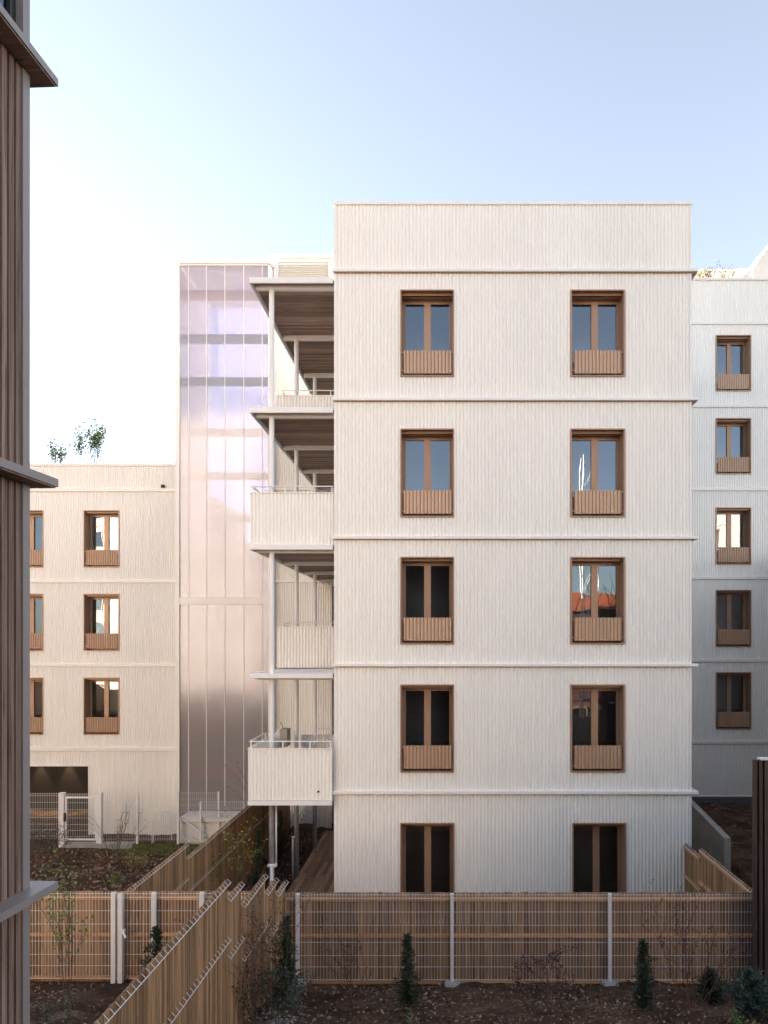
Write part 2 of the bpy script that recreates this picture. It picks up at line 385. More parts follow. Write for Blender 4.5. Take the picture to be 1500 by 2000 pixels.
m.box(BX0-0.004, D0-0.018, ZB, BX0+0.045, D0+0.05, Z(401,D0)).box(BX1-0.045, D0-0.018, ZB, BX1+0.004, D0+0.05, Z(401,D0)); m.build('corner_trim', M['trim'], main)
m = MB(); m.box(BX0+0.02, D0+0.1, lv[0]-0.3, BX1-0.02, D1, lv[0]-0.2); m.build('roof', M['concrete'], main)
for h in holes[:8]: window_m(main, h[0], h[1], h[2], h[3], D0)
for h in holes[8:]: window_m(main, h[0], h[1], h[2], h[3], D0, door=True, bal=False, label='tall dark glazed terrace door')
m = MB(); m.box(BX0, D0-0.02, ZB, BX1, D0+0.4, ZB+0.25); m.build('plinth', M['darkconc'], main)

# balconies of the main building
SX0, SX1 = X(487, 16.75), BX0-0.03
colD = [17.02, 19.85, 22.65]; CX = -3.85
def parapet(parent, x0, x1, y, zb, zt, side_to=None):
    p = MB(); p.corr(x0, x1, zb, zt, y, thick=0.004)
    if side_to: p.corry(y, side_to, zb, zt, x0+0.012)
    p.box(x0-0.012, y-0.03, zt, x1, y+0.03, zt+0.018)
    if side_to: p.box(x0-0.012, y+0.03, zt, x0+0.05, side_to, zt+0.018)
    return p.build('parapet', M['clad'], parent)
def handrail(parent, x0, x1, y, zt, rail_h=0.17, side_to=None, double=False):
    p = MB(); r = 0.013
    p.tube((x0+0.03, y, zt+rail_h), (x1, y, zt+rail_h), r*1.15)
    for f in (0.0, 0.40, 0.74, 1.0):
        xx = x0+0.06+(x1-x0-0.09)*f; p.box(xx-0.012, y-0.012, zt+0.018, xx+0.012, y+0.012, zt+rail_h)
    if side_to:
        p.tube((x0+0.03, y, zt+rail_h), (x0+0.03, side_to, zt+rail_h), r*1.15); p.tube((x0+0.03, y+0.1, zt+0.04), (x0+0.03, side_to, zt+0.04), r)
        n = max(1, int((side_to-y)/1.2))
        for i in range(n+1):
            yy = y+0.12+(side_to-y-0.15)*i/n; p.box(x0+0.018, yy-0.012, zt+0.018, x0+0.042, yy+0.012, zt+rail_h)
    p.smooth = False
    return p.build('handrail', M['white'], parent)
slabs = [(541,552.5,16.75),(795,806,16.75),(1063.5,1073.5,16.75),(1315.5,1325,16.75),(1565.5,1573.5,16.6)]
for k, (a, b, Ds) in enumerate(slabs):
    zt, zb = Z(a, Ds), Z(b, Ds); x0 = SX0
    m = MB()
    m.chbox(x0, Ds, zb, SX1, Ds+0.06, zt); m.box(x0, Ds+0.06, zb, x0+0.05, D1-0.02, zt)
    m.box(x0+0.05, Ds+0.06, zt-0.03, SX1, D1-0.02, zt-0.001)
    bal = m.build('balcony', M['white'], main)
    s = MB(); yy = Ds+0.075
    while yy < D1-0.15:
        s.box(x0+0.06, yy, zt-0.055, SX1-0.005, yy+0.088, zt-0.032); yy += 0.098
    s.build('soffit', M['soffit'], bal)
    for dc in colD + [25.4]:
        q = MB(); q.chbox(x0+0.10, dc-0.05, zb-0.045, SX1, dc+0.05, zt-0.06, 0.004); q.build('beam', M['white'], bal)
    if k == 1: parapet(bal, x0, SX1, 19.5, zt+0.01, Z(773.5,19.5), 25.7); handrail(bal, x0+0.1, SX1, 19.5, Z(773.5,19.5), 0.14, 20.4)
    if k == 2: parapet(bal, x0, SX1+0.005, 16.85, zt+0.012, Z(963.5,16.85), 25.7); handrail(bal, x0, SX1, 16.85, Z(963.5,16.85), 0.15, 19.5)
    if k == 3: parapet(bal, x0, SX1, 19.5, zt+0.03, Z(1225,19.5), 25.7); handrail(bal, x0+0.1, SX1, 19.5, Z(1225,19.5), 0.12, 20.4)
    if k == 4:
        parapet(bal, x0, SX1, 16.66, zt+0.012, Z(1463,16.66), 19.6); handrail(bal, x0, SX1, 16.66, Z(1463,16.66), 0.165, 19.5)
        parapet(bal, x0+0.6, SX1, 19.6, zt+0.012, Z(1436,19.6)); handrail(bal, x0+0.9, SX1, 19.6, Z(1436,19.6), 0.17)
        c = MB(); c.tube((X(622,16.66), 16.62, Z(1547,16.6)), (X(622,16.66), 16.655, Z(1547,16.6)), 0.022, n=14); c.build('spout', M['dark'], bal)
zs5 = Z(1573.5, 16.6); ztop = Z(552, 16.75)
for i, dc in enumerate(colD):
    q = MB(); q.smooth = True; q.tube((CX, dc, Z(1565,16.6)), (CX, dc, ztop-0.02), 0.057, n=20, cap=False); q.build('column', M['white'], main)
    q = MB(); q.smooth = True; q.tube((CX, dc, gz(CX,dc)-0.1), (CX, dc, zs5-0.01), 0.062, n=20, cap=False); q.build('column', M['galv'], main, 'grey galvanised steel column foot')
q = MB(); q.smooth = True
zA = Z(1690,17.0); q.tube((CX+0.105, 17.0, zA), (CX+0.105, 17.0, zs5-0.02), 0.017, n=10).tube((CX+0.02, 16.93, gz(CX,17)), (CX+0.02,16.93, zA+0.02), 0.038, n=12).box(CX-0.07,16.9,zA-0.02,CX+0.12,17.05,zA+0.04); q.build('downpipe', M['white'], main)
q = MB(); q.smooth = True; zA = Z(1634,19.85)
q.tube((CX-0.085, 19.8, gz(CX,19.8)), (CX-0.085, 19.8, zA), 0.022, n=12).box(CX-0.11,19.77,zA-0.02,CX-0.02,19.83,zA+0.02); q.build('downpipe', M['white'], main)

# ------------------------------------------------------------------ rear buildings
def rear_band(parent, x0, x1, a, b, y=D1, pr=0.055):
    m = MB(); m.chbox(x0, y-pr, Z(b,y-pr), x1, y+0.02, Z(a,y-pr), 0.004); return m.build('floor_band', M['trim'], parent)
LX0, LX1 = -17.0, X(345.5, D1)
rl = thing('apartment_building', 'low cream corrugated building at left behind the gate, with shrubs on its roof', 'building', (-12, 30, CAMZ-6.7))
lbands = [(953.5,960),(1131.5,1138),(1296,1302),(1460,1467)]
lrows = [(997,1108),(1160,1271),(1323.5,1434.5)]
lh = []
for py0, py1 in lrows:
    for a in (16, 164): lh.append((X(a,D1), X(a+69,D1), Z(py1,D1), Z(py0,D1)))
UC = (-17.0, X(174,D1), Z(1662,D1), Z(1496,D1))
lv = [Z(909,D1)] + [Z((a+b)/2,D1) for a,b in lbands] + [CAMZ-6.72]
for i in range(len(lv)-1):
    w = MB()
    for c in cells(LX0, LX1, lv[i+1], lv[i], lh+[UC]): w.corr(c[0], c[1], c[2], c[3], D1, seg=10, amp=0.010)
    w.build('cladding', M['clad'], rl)
for a, b in lbands: rear_band(rl, LX0, LX1-0.02, a, b)
m = MB(); m.chbox(LX0, D1-0.04, Z(910.5,D1), LX1+0.02, D1+0.25, Z(905,D1)); m.build('parapet_coping', M['trim'], rl)
m = MB(); m.box(LX0, D1+0.3, lv[0]-0.5, LX1, D1+9, lv[0]-0.3); m.build('roof', M['concrete'], rl)
m = MB(); m.box(LX0, D1+9, CAMZ-6.7, LX1, D1+9.2, lv[0]); m.build('rear_wall', M['clad'], rl)
for h in lh: window_m(rl, *h, D1, depth=0.40)
# undercroft with two downlights
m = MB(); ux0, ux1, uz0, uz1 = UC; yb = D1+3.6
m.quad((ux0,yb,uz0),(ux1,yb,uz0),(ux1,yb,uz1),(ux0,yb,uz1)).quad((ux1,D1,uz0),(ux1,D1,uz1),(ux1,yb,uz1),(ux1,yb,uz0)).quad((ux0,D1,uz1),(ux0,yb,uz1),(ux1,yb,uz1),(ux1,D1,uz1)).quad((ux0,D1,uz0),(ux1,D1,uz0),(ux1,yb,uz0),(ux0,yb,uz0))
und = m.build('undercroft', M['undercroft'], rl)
for i, px in enumerate((80, 136)):
    x = X(px, yb); l = MB(); l.tube((x, yb-0.12, uz1-0.05), (x, yb-0.12, uz1-0.001), 0.07, n=16); l.build('downlight', M['lamp'], und)
    sp = bpy.data.lights.new('downlight', 'SPOT'); sp.energy = 30; sp.color = (1,0.72,0.42); sp.spot_size = R(52); sp.spot_blend = 0.6; sp.shadow_soft_size = 0.03
    so = bpy.data.objects.new('downlight_lamp', sp); COL.objects.link(so); so.location = (x, yb-0.13, uz1-0.07); so.parent = und
    so.location = (x-rl.location.x, yb-0.22-rl.location.y, uz1-0.07-rl.location.z)
m = MB(); m.box(UC[1]-0.02, D1-0.03, UC[2], UC[1]+0.03, D1+0.05, UC[3]).box(UC[0], D1-0.03, UC[3]-0.01, UC[1]+0.03, D1+0.05, UC[3]+0.04); m.build('opening_trim', M['trim'], rl)
m = MB(); m.box(X(317,D1), D1-0.13, Z(953,D1), X(323,D1), D1-0.03, Z(948,D1)); m.build('security_camera', M['dark'], rl)

# link facade behind the balconies (with louvre)
MX0, MX1 = X(529, D1), BX0
rc = thing('apartment_building', 'narrow cream corrugated block behind the balconies, with a louvred vent at its top', 'building', (-4.5, 28, CAMZ-6.5))
mlv = [Z(505,D1), Z(630,D1), Z(794,D1), Z(955,D1), Z(1134.7,D1), Z(1299,D1), Z(1463,D1), CAMZ-6.5]
lou = (X(543,D1), X(641,D1), Z(545,D1), Z(512,D1))
for i in range(len(mlv)-1):
    w = MB()
    for c in cells(MX0, MX1+0.3, mlv[i+1], mlv[i], [lou]): w.corr(c[0], c[1], c[2], c[3], D1, seg=10, amp=0.010)
    w.build('cladding', M['clad'], rc)
for zz in mlv[1:-1]:
    m = MB(); m.chbox(MX0, D1-0.06, zz-0.05, MX1, D1+0.02, zz+0.05, 0.004); m.build('floor_band', M['trim'], rc)
m = MB(); m.chbox(MX0-0.03, D1-0.06, Z(505,D1), MX1+0.3, D1+0.3, Z(497,D1)); m.box(MX0-0.02, D1+0.0, ZB, MX0+0.04, D1+6, Z(505,D1)); m.build('parapet_coping', M['trim'], rc)
m = MB(); m.box(MX0, D1+0.3, mlv[0]-0.4, MX1, D1+6, mlv[0]-0.3); m.build('roof', M['concrete'], rc)
m = MB(); x0,x1,z0,z1 = lou
m.box(x0-0.03,D1-0.03,z1,x1+0.03,D1+0.03,z1+0.03).box(x0-0.03,D1-0.03,z0,x0,D1+0.03,z1).box(x1,D1-0.03,z0,x1+0.03,D1+0.03,z1)
k = int((z1-z0)/0.075)
for i in range(k):
    zz = z0+0.075*i+0.01; m.quad((x0,D1-0.02,zz),(x1,D1-0.02,zz),(x1,D1+0.05,zz+0.065),(x0,D1+0.05,zz+0.065))
m.box(x0,D1+0.07,z0,x1,D1+0.09,z1)
m.build('louvre_vent', M['clad'], rc)
# projecting service shaft and downpipe beside the main building's rear corner
m = MB(); m.corr(X(619,25.3), X(648,25.3), CAMZ-6.4, Z(1143,25.3), 25.3, seg=8); m.box(X(619,25.3), 25.3, CAMZ-6.4, X(619,25.3)+0.02, D1, Z(1143,25.3)); m.box(X(618,25.28),25.28,Z(1146,25.3),X(648,25.3),D1,Z(1143,25.3)); m.build('service_shaft', M['clad'], rc)

# rear right building
RX0, RX1 = BX1, 19.0
rr = thing('apartment_building', 'shaded cream corrugated building at the right edge with five bronze windows', 'building', (12, 30, CAMZ-6))
rb = [(627.5,633),(789.5,795),(952,958),(1125.5,1131),(1287.5,1293),(1447,1453)]
rrow = [(655,764),(817,926),(991.5,1102.5),(1152.5,1263),(1313,1424)]
rh = [(X(1398,D1), X(1466.5,D1), Z(b,D1), Z(a,D1)) for a, b in rrow] + [(X(1660,D1), X(1728,D1), Z(b,D1), Z(a,D1)) for a, b in rrow]
lv = [Z(547,D1)] + [Z((a+b)/2,D1) for a,b in rb] + [Z(1553,D1)]
for i in range(len(lv)-1):
    w = MB()
    for c in cells(RX0-0.3, RX1, lv[i+1], lv[i], rh): w.corr(c[0], c[1], c[2], c[3], D1, seg=10, amp=0.010)
    w.build('cladding', M['clad'], rr)
for a, b in rb: rear_band(rr, RX0, RX1, a, b)
m = MB(); m.chbox(RX0-0.4, D1-0.06, Z(548,D1), RX1, D1+0.25, Z(543.5,D1)); m.build('parapet_coping', M['trim'], rr)
m = MB(); m.box(RX0-0.3, D1+0.3, lv[0]-0.5, RX1, D1+9, lv[0]-0.3); m.build('roof', M['concrete'], rr)
m = MB(); m.box(RX0-0.3, D1-0.03, Z(1572,D1)-0.8, RX1, D1+0.2, Z(1556,D1)); m.build('plinth', M['darkconc'], rr)
for h in rh: window_m(rr, *h, D1, depth=0.42)
# roof-top setback volumes
m = MB(); yy = 30.0; m.corr(X(1290,yy), X(1474,yy), lv[0]-0.3, Z(527,yy), yy, seg=6); m.box(X(1290,yy),yy-0.03,Z(530,yy),X(1474,yy),yy+0.1,Z(526,yy)).box(X(1290,yy),yy-0.04,Z(537,yy),X(1474,yy),yy,Z(535.5,yy)); m.build('rooftop_storey', M['clad'], rr)
m = MB(); yy = 29.0
m.poly_prism([(X(1473,yy), lv[0]-0.3), (X(1620,yy), lv[0]-0.3), (X(1620,yy), Z(400,yy)), (X(1560,yy), Z(404,yy)), (X(1471,yy), Z(522,yy))], yy, yy+4); m.build('rooftop_gable', M['whitewall'], rr)

# ------------------------------------------------------------------ stair tower
TD = 25.55
tw = thing('stair_tower', 'translucent polycarbonate stair tower in a cream frame left of the balconies', 'tower', (X(435,TD), TD+1.5, CAMZ-6.3))
TX0, TX1 = X(343,TD), X(527,TD)
tz0, tz1 = Z(1596,TD), Z(505.5,TD)
m = MB()
m.box(TX0, TD-0.04, tz0, X(351,TD), TD+3.3, Z(519,TD)); m.box(X(524,TD), TD-0.04, tz0, TX1+0.03, TD+0.3, Z(519,TD))
m.chbox(TX0-0.03, TD-0.07, Z(516,TD), TX1+0.04, TD+3.4, tz1)
m.box(X(351,TD), TD-0.03, Z(1180.5,TD), X(524,TD), TD+0.1, Z(1166,TD))
m.box(X(351,TD), TD-0.03, Z(519,TD), X(524,TD), TD+0.08, Z(516.5,TD)); m.build('frame', M['trim'], tw)
gxs = [X(p,TD) for p in (351,368,403,439,476,512,524)]
for (zlo, zhi) in ((Z(1166,TD), Z(519,TD)), (tz0, Z(1180.5,TD))):
    p = MB()
    for i in range(len(gxs)-1): p.quad((gxs[i],TD+0.02,zlo),(gxs[i+1],TD+0.02,zlo),(gxs[i+1],TD+0.02,zhi),(gxs[i],TD+0.02,zhi))
    gp = p.build('glazing', M['poly'], tw)
    q = MB()
    for x in gxs[1:-1]: q.box(x-0.011, TD+0.004, zlo, x+0.011, TD+0.04, zhi)
    q.build('glazing_bar', M['trim'], gp)
# landings behind the sheets
lands = [572,658,742,842,928,1012,1095,1182,1265,1345,1425,1508]
for i, py in enumerate(lands):
    yl = TD+0.22; zc = Z(py, yl); q = MB()
    q.box(TX0+0.1, yl, zc-0.09, X(527,yl), yl+0.4, zc+0.09); q.build('landing', M['orange'] if i in (0,10,11) else M['lilac'], tw)
q = MB(); q.box(TX0+0.15, TD+3.15, CAMZ-6.4, TX1-0.02, TD+3.25, Z(1060,TD+3)); q.box(TX0+0.15,TD+0.3,tz0-0.4,TX1-0.02,TD+3.2,tz0-0.1); q.build('rear_wall', M['room'], tw)  # solid lower wall added to cut the backlight behind the lower sheets
q = MB(); q.quad((TX0+0.15,TD+3.2,Z(1060,TD+3)),(TX1,TD+3.2,Z(1060,TD+3)),(TX1,TD+3.2,Z(519,TD+3)),(TX0+0.15,TD+3.2,Z(519,TD+3))); q.build('rear_glazing', M['poly'], tw)
q = MB(); q.box(TX1-0.02, TD+0.3, CAMZ-6.4, TX1+0.04, TD+3.3, tz1-0.1); q.build('side_wall', M['lilac'], tw)

# ------------------------------------------------------------------ timber-clad building at the left edge
TH = 0.05
TIP = Vector((-2.717, 5.39)); pj = 0.135
ud = Vector((math.sin(TH), math.cos(TH))); ux = Vector((math.cos(TH), -math.sin(TH)))
CN = TIP - ud*pj - ux*pj
lb = thing('timber_building', 'shaded building at the left edge clad in vertical brown wood slats with grey ledges', 'building', (CN.x, CN.y, 0), -TH, local=True)
# local frame: origin at the far visible corner, +y away, -x into the building
led = [(Z(155,5.39), Z(171,5.39)), (Z(936,5.39), Z(953,5.39)), (Z(1721,5.39), Z(1737,5.39))]
WB = 4.2; NEAR = -9.0
zlev = [11.4, led[0][0], led[1][0], led[2][0], 0.2]
for i in range(4):
    zt, zb = zlev[i]-(0.07 if i else 0), zlev[i+1]
    if i == 0:
        sl_ = MB(); n = int(6.5/0.075)
        for k in range(40, n): sl_.box(-0.045, -0.085-0.075*k-0.052, zb, 0, -0.085-0.075*k, zt)
        sl_.build('cladding', M['clads'], lb)
        gq = MB(); gq.box(-0.05, -3.05, zb, -0.035, -0.085, zt); gq.build('window', M['skyglass'], lb)
        fr = MB()
        for yy in (-0.17,-0.30,-0.46,-1.2,-2.0,-3.0): fr.box(-0.04, yy-0.012, zb, -0.012, yy+0.012, zt)
        fr.build('window_bar', M['dark'], lb)
    else:
        sl_ = MB(); n = int(7.5/0.075)
        for k in range(n): sl_.box(-0.045, -0.085-0.075*k-0.053, zb, 0, -0.085-0.075*k, zt)
        sl_.build('cladding', M['clads'], lb)
for zt, zb in led:
    q = MB(); q.box(-WB, NEAR, zb+0.006, pj, pj, zt); q.build('ledge', M['grey'], lb)
    q = MB(); q.box(-WB, NEAR, zb-0.004, pj-0.012, pj-0.012, zb+0.005); q.build('ledge_soffit', M['rail'] if False else M['soffit'], lb)
q = MB(); q.box(-WB, NEAR, 0, -0.06, -0.01, 11.4); q.build('wall', M['darkwood'], lb)
q = MB()
for i in range(4): q.box(-0.06, -0.078, zlev[i+1], 0.012, 0.0, zlev[i]-(0.07 if i else 0))
q.build('corner_trim', M['grey'], lb)
q = MB(); q.box(-0.06, -0.01, 0.0, 0.0, 0.002, 0.2); q.build('corner_base', M['concrete'], lb)

# ------------------------------------------------------------------ dark slatted timber wall at the right edge
RD = 11.8; rx = X(1470.5, RD)
rt = thing('timber_wall', 'tall dark vertical-slat timber wall with a white cap at the right edge', 'wall', (rx+2, RD, CAMZ-5.4))
q = MB(); zt = Z(1484, RD); zb = CAMZ-5.6
for k in range(60): q.box(rx+0.085*k, RD-0.03, zb, rx+0.085*k+0.055, RD+0.025, zt)
q.build('slat_panel', M['darkwood'], rt)
q = MB(); q.box(rx+0.03, RD+0.03, zb, rx+5, RD+0.06, zt-0.02); q.build('backing', M['dark'], rt)
q = MB(); q.box(rx+0.10, RD-0.05, zt+0.001, rx+5.1, RD+0.08, zt+0.03); q.build('cap', M['white'], rt)

# ------------------------------------------------------------------ fences
def mesh_x(mb, x0, x1, y, zt, h, pitch=0.05, folds=True):      # welded wire panel in the y = const plane
    r = 0.0032; n = int((x1-x0)/pitch)
    for i in range(n+1):
        xx = x0+(x1-x0)*i/n; mb.tube((xx,y,zt-h),(xx,y,zt+0.012), r, n=4, cap=False)
    zz = [0.03, 0.10] if folds else [0.03]
    hs = []
    k = 0.03
    while k < h: hs.append(k); k += 0.197
    if h > 1.3: hs = [0.02, 0.08, 0.29, 0.50, 0.77, 0.98, 1.16, 1.36]
    for d in hs:
        mb.tube((x0,y-0.006,zt-d),(x1,y-0.006,zt-d), r*1.25, n=4, cap=False)
def slats_x(mb, x0, x1, y, zt, zb, w=0.062, g=0.0035):
    x = x0; 
    while x < x1-0.02:
        ww = min(w*random.uniform(0.85,1.1), x1-x); dz = random.uniform(-0.005,0.005)
        yy = y+random.uniform(-0.004,0.004)
        mb.box(x, yy, zb, x+ww-g, yy+0.018, zt+dz)
        x += ww+g*0.3
def fence_x(label, x0, x1, y, zt, h, posts, foot=True, gate=None):
    f = thing('garden_fence', label, 'fence', ((x0+x1)/2, y, zt-h))
    m = MB(); slats_x(m, x0, x1, y+0.03, zt-0.005, zt-h-0.05); m.build('slat_panel', M['fence'], f)
    for (a, b) in ((0.07,0.13),(0.655,0.705),(h-0.05,h)):
        m = MB(); xs = [x0]+[p for p in posts if x0 < p < x1]+[x1]
        for i in range(len(xs)-1): m.box(xs[i]+0.004, y-0.012, zt-b, xs[i+1]-0.004, y+0.028, zt-a)
        m.build('rail', M['rail'], f)
    m = MB(); mesh_x(m, x0, x1, y-0.03, zt+0.0, h-0.05); m.build('wire_mesh', M['white'], f)
    for p in posts:
        w = 0.026 if foot else 0.034; m = MB(); m.box(p-w, y-0.10, zt-h-0.14, p+w, y-0.04, zt+0.01); m.build('post', M['white'], f)
        if foot:
            m = MB(); m.poly_prism([(p-0.13,zt-h-0.1),(p+0.13,zt-h-0.1),(p+0.13,zt-h+0.04),(p+0.10,zt-h+0.075),(p-0.10,zt-h+0.075),(p-0.13,zt-h+0.04)], y-0.34, y-0.035); m.build('footing', M['concrete'], f)
    return f
FD = 12.2; FZ = Z(1744, FD); FH = 1.44
fence_x('wide wood slat fence with white wire mesh and posts in front of the main building', X(559,FD), X(1471,FD)+0.05, FD, FZ, FH, [X(583,FD), X(883,FD), X(1189,FD)])
lf = fence_x('sunlit wood slat and wire mesh fence at left beneath the gate', -7.6, X(553,FD), FD, FZ+0.02, FH-0.05, [X(225.5,FD), X(304,FD), X(397,FD)], foot=False)
m = MB(); p = X(240,FD); m.box(p-0.036, FD-0.12, FZ-FH-0.12, p+0.036, FD-0.05, FZ+0.02); m.build('gate_post', M['white'], lf)
m = MB(); m.tube((X(247,FD), FD-0.14, FZ-0.56), (X(256,FD), FD-0.2, FZ-0.64), 0.017, n=8).box(X(244,FD),FD-0.14,FZ-0.6,X(249,FD),FD-0.07,FZ-0.54); m.build('gate_handle', M['white'], lf)

def fence_y(label, x, steps, h=1.45, side=1):                   # steps: (y0, y1, top z); the mesh hangs on the +x side if side=1
    f = thing('garden_fence', label, 'fence', (x, (steps[0][0]+steps[-1][1])/2, steps[0][2]-h))
    for (y0, y1, zt) in steps:
        m = MB(); y = y0
        while y < y1-0.02:
            w = min(0.062*random.uniform(0.85,1.1), y1-y); dz = random.uniform(-0.004,0.004)
            m.box(x-0.01, y, zt-h-0.6, x+0.008, y+w-0.006, zt+dz); y += w+0.002
        m.build('slat_panel', M['fence'], f)
        for (a, b) in ((0.05,0.10),(0.66,0.70)):
            m = MB(); m.box(x-0.05, y0, zt-b, x-0.012, y1, zt-a); m.build('rail', M['rail'], f)
        r = 0.0034; xm = x+0.055*side
        for d in (0.03, 0.70):
            m = MB()
            m.tube((xm,y0,zt-d),(xm,y1,zt-d), r*1.1, n=5)
            n = int((y1-y0)/0.1)
            for i in range(n+1):
                yy = y0+(y1-y0)*i/max(1,n); m.tube((xm, yy, zt-d-0.01),(x+0.012*side, yy, zt-d+0.035), r*0.9, n=4, cap=False)
            m.build('wire_mesh', M['white'], f)
    return f
def ty(a): return a+CAMZ
fence_y('stepped wood slat fence running from the foreground towards the balconies', -2.55, [(3.2,5.4,ty(-2.70)),(5.4,8.94,ty(-2.79)),(8.95,9.55,ty(-3.01)),(9.57,10.82,ty(-3.30)),(10.84,11.52,ty(-3.57)),(11.54,12.22,ty(-3.82))])
fence_y('dark wood slat fence on the right of the leafy garden bed, ending under the balcony', -5.12, [(12.25,15.15,ty(-4.02)),(15.15,25.3,ty(-4.29))])
fence_y('short wood slat fence at the right corner of the main building', 5.25, [(12.3,15.75,ty(-4.27)),(15.77,16.85,ty(-4.44))], side=-1)

# mesh fences and gate at the back left
GD = 24.3
mf = thing('mesh_fence', 'white wire mesh fence left of the gate in front of the dark opening', 'fence', (X(60,GD), GD, Z(1650,GD)))
m = MB(); mesh_x(m, -15.5, X(117,GD), GD, Z(1549,GD), 1.46, pitch=0.055); m.build('wire_mesh', M['white'], mf)
gt = thing('gate', 'white wire mesh garden gate between two thick posts', 'gate', (X(157,GD), GD, Z(1650,GD)))
for a, b in ((117,127),(190,200)):
    m = MB(); m.box(X(a,GD), GD-0.09, Z(1657,GD), X(b,GD), GD+0.07, Z(1548,GD)); m.build('gate_post', M['white'], gt)
m = MB(); a, b = X(128,GD), X(189,GD); zt, zb = Z(1556,GD), Z(1641,GD)
m.box(a, GD-0.03, zb, a+0.05, GD+0.02, zt).box(b-0.05, GD-0.03, zb, b, GD+0.02, zt).box(a+0.05,GD-0.03,zt-0.05,b-0.05,GD+0.02,zt).box(a+0.05,GD-0.03,zb,b-0.05,GD+0.02,zb+0.05); m.build('gate_frame', M['white'], gt)
m = MB(); mesh_x(m, a+0.05, b-0.05, GD-0.005, zt+0.1, zt-zb+0.1, pitch=0.055); m.build('wire_mesh', M['white'], gt)
m = MB(); m.box(a-0.02, GD-0.1, Z(1603,GD), a+0.03, GD-0.03, Z(1587,GD)); m.build('lock', M['dark'], gt)
m = MB(); m.tube((a+0.05,GD-0.09,Z(1591,GD)),(a+0.19,GD-0.09,Z(1591,GD)),0.012); m.build('handle', M['galv'], gt)
mf = thing('mesh_fence', 'low white wire mesh fence with thin posts right of the gate against the cream wall', 'fence', (X(270,GD), GD, Z(1645,GD)))
for px in (268, 348): 
    m = MB(); m.box(X(px-2,GD), GD-0.03, Z(1648,GD), X(px+2,GD), GD+0.03, Z(1547,GD)); m.build('post', M['white'], mf)
m = MB(); mesh_x(m, X(201,GD), X(348,GD), GD, Z(1576,GD), 1.1, pitch=0.055); m.build('wire_mesh', M['white'], mf)
kb = MB(); kb.box(X(128,GD), GD-0.2, Z(1668,GD), X(262,GD), GD+0.15, Z(1646,GD)); tag(kb.build('concrete_kerb', M['concrete']), 'low grey concrete kerb under the wire gate', 'kerb')
# white landing block with stair rail
bk = MB(); bk.box(X(351,24.6), 24.6, CAMZ-7, -5.25, TD-0.08, Z(1604,24.6)); bk.box(X(350,24.5), 24.5, Z(1604,24.6), -5.25, TD-0.08, Z(1596,24.6))
st = thing('stair_landing', 'white entrance landing with a sloping handrail at the foot of the stair tower', 'landing', (X(420,24.6), 24.9, CAMZ-6.7))
bk.build('block', M['whitewall'], st)
m = MB(); pts = [(300,1585),(335,1585),(402,1633)]
for i in range(2): m.tube((X(pts[i][0],24.45),24.45,Z(pts[i][1],24.45)),(X(pts[i+1][0],24.45),24.45,Z(pts[i+1][1],24.45)),0.02)
pts = [(281,1603),(305,1603),(345,1626),(372,1645)]
for i in range(3): m.tube((X(pts[i][0],24.4),24.4,Z(pts[i][1],24.4)),(X(pts[i+1][0],24.4),24.4,Z(pts[i+1][1],24.4)),0.014)
for px, a, b in ((300,1585,1645),(335,1585,1640),(297,1603,1648)): m.tube((X(px,24.45),24.45,Z(a,24.45)),(X(px,24.45),24.45,Z(b,24.45)),0.014)
m.build('handrail', M['white'], st)
m = MB(); mesh_x(m, X(352,25.0), X(424,25.0), 24.9, Z(1547,24.9), 0.78, pitch=0.06); m.build('wire_mesh', M['white'], st)
m = MB(); mesh_x(m, X(394,24.4), -5.25, 24.45, Z(1565,24.4), 0.62, pitch=0.06); m.build('wire_mesh', M['white'], st)
for px, a, b, y in ((392,1565,1640,24.4),(427,1546,1615,24.55)):
    m = MB(); m.box(X(px,y)-0.03,y-0.03,Z(b,y),X(px,y)+0.03,y+0.03,Z(a,y)); m.build('post', M['white'], st)

# right: concrete retaining wall
cw = MB(); x0, x1 = 6.9, 7.06
zz0, zz1 = Z(1637,19.0), Z(1637,19.0)+0.115*6.6
b = len(cw.v)
cw.v += [(x0,19,-1),(x1,19,-1),(x1,25.7,-1),(x0,25.7,-1),(x0,19,zz0),(x1,19,zz0),(x1,25.7,zz1),(x0,25.7,zz1)]
cw.f += [(b,b+3,b+2,b+1),(b+4,b+5,b+6,b+7),(b,b+1,b+5,b+4),(b+1,b+2,b+6,b+5),(b+2,b+3,b+7,b+6),(b+3,b,b+4,b+7)]
tag(cw.build('retaining_wall', M['concrete']), 'grey concrete retaining wall with a sloping top right of the main building', 'wall')

# terrace deck
dk = MB(); x = -3.84
while x < BX0-0.03:
    y = 15.2
    while y < 24.6:
        L = random.uniform(1.6,2.6); dk.box(x, y, CAMZ-6.2, min(x+0.118,BX0-0.02), min(y+L,24.6)-0.004, CAMZ-6.1+random.uniform(-0.002,0.002)); y += L
    x += 0.124
tag(dk.build('terrace_deck', M['deck']), 'narrow brown board terrace beside the main building under the balconies', 'deck')

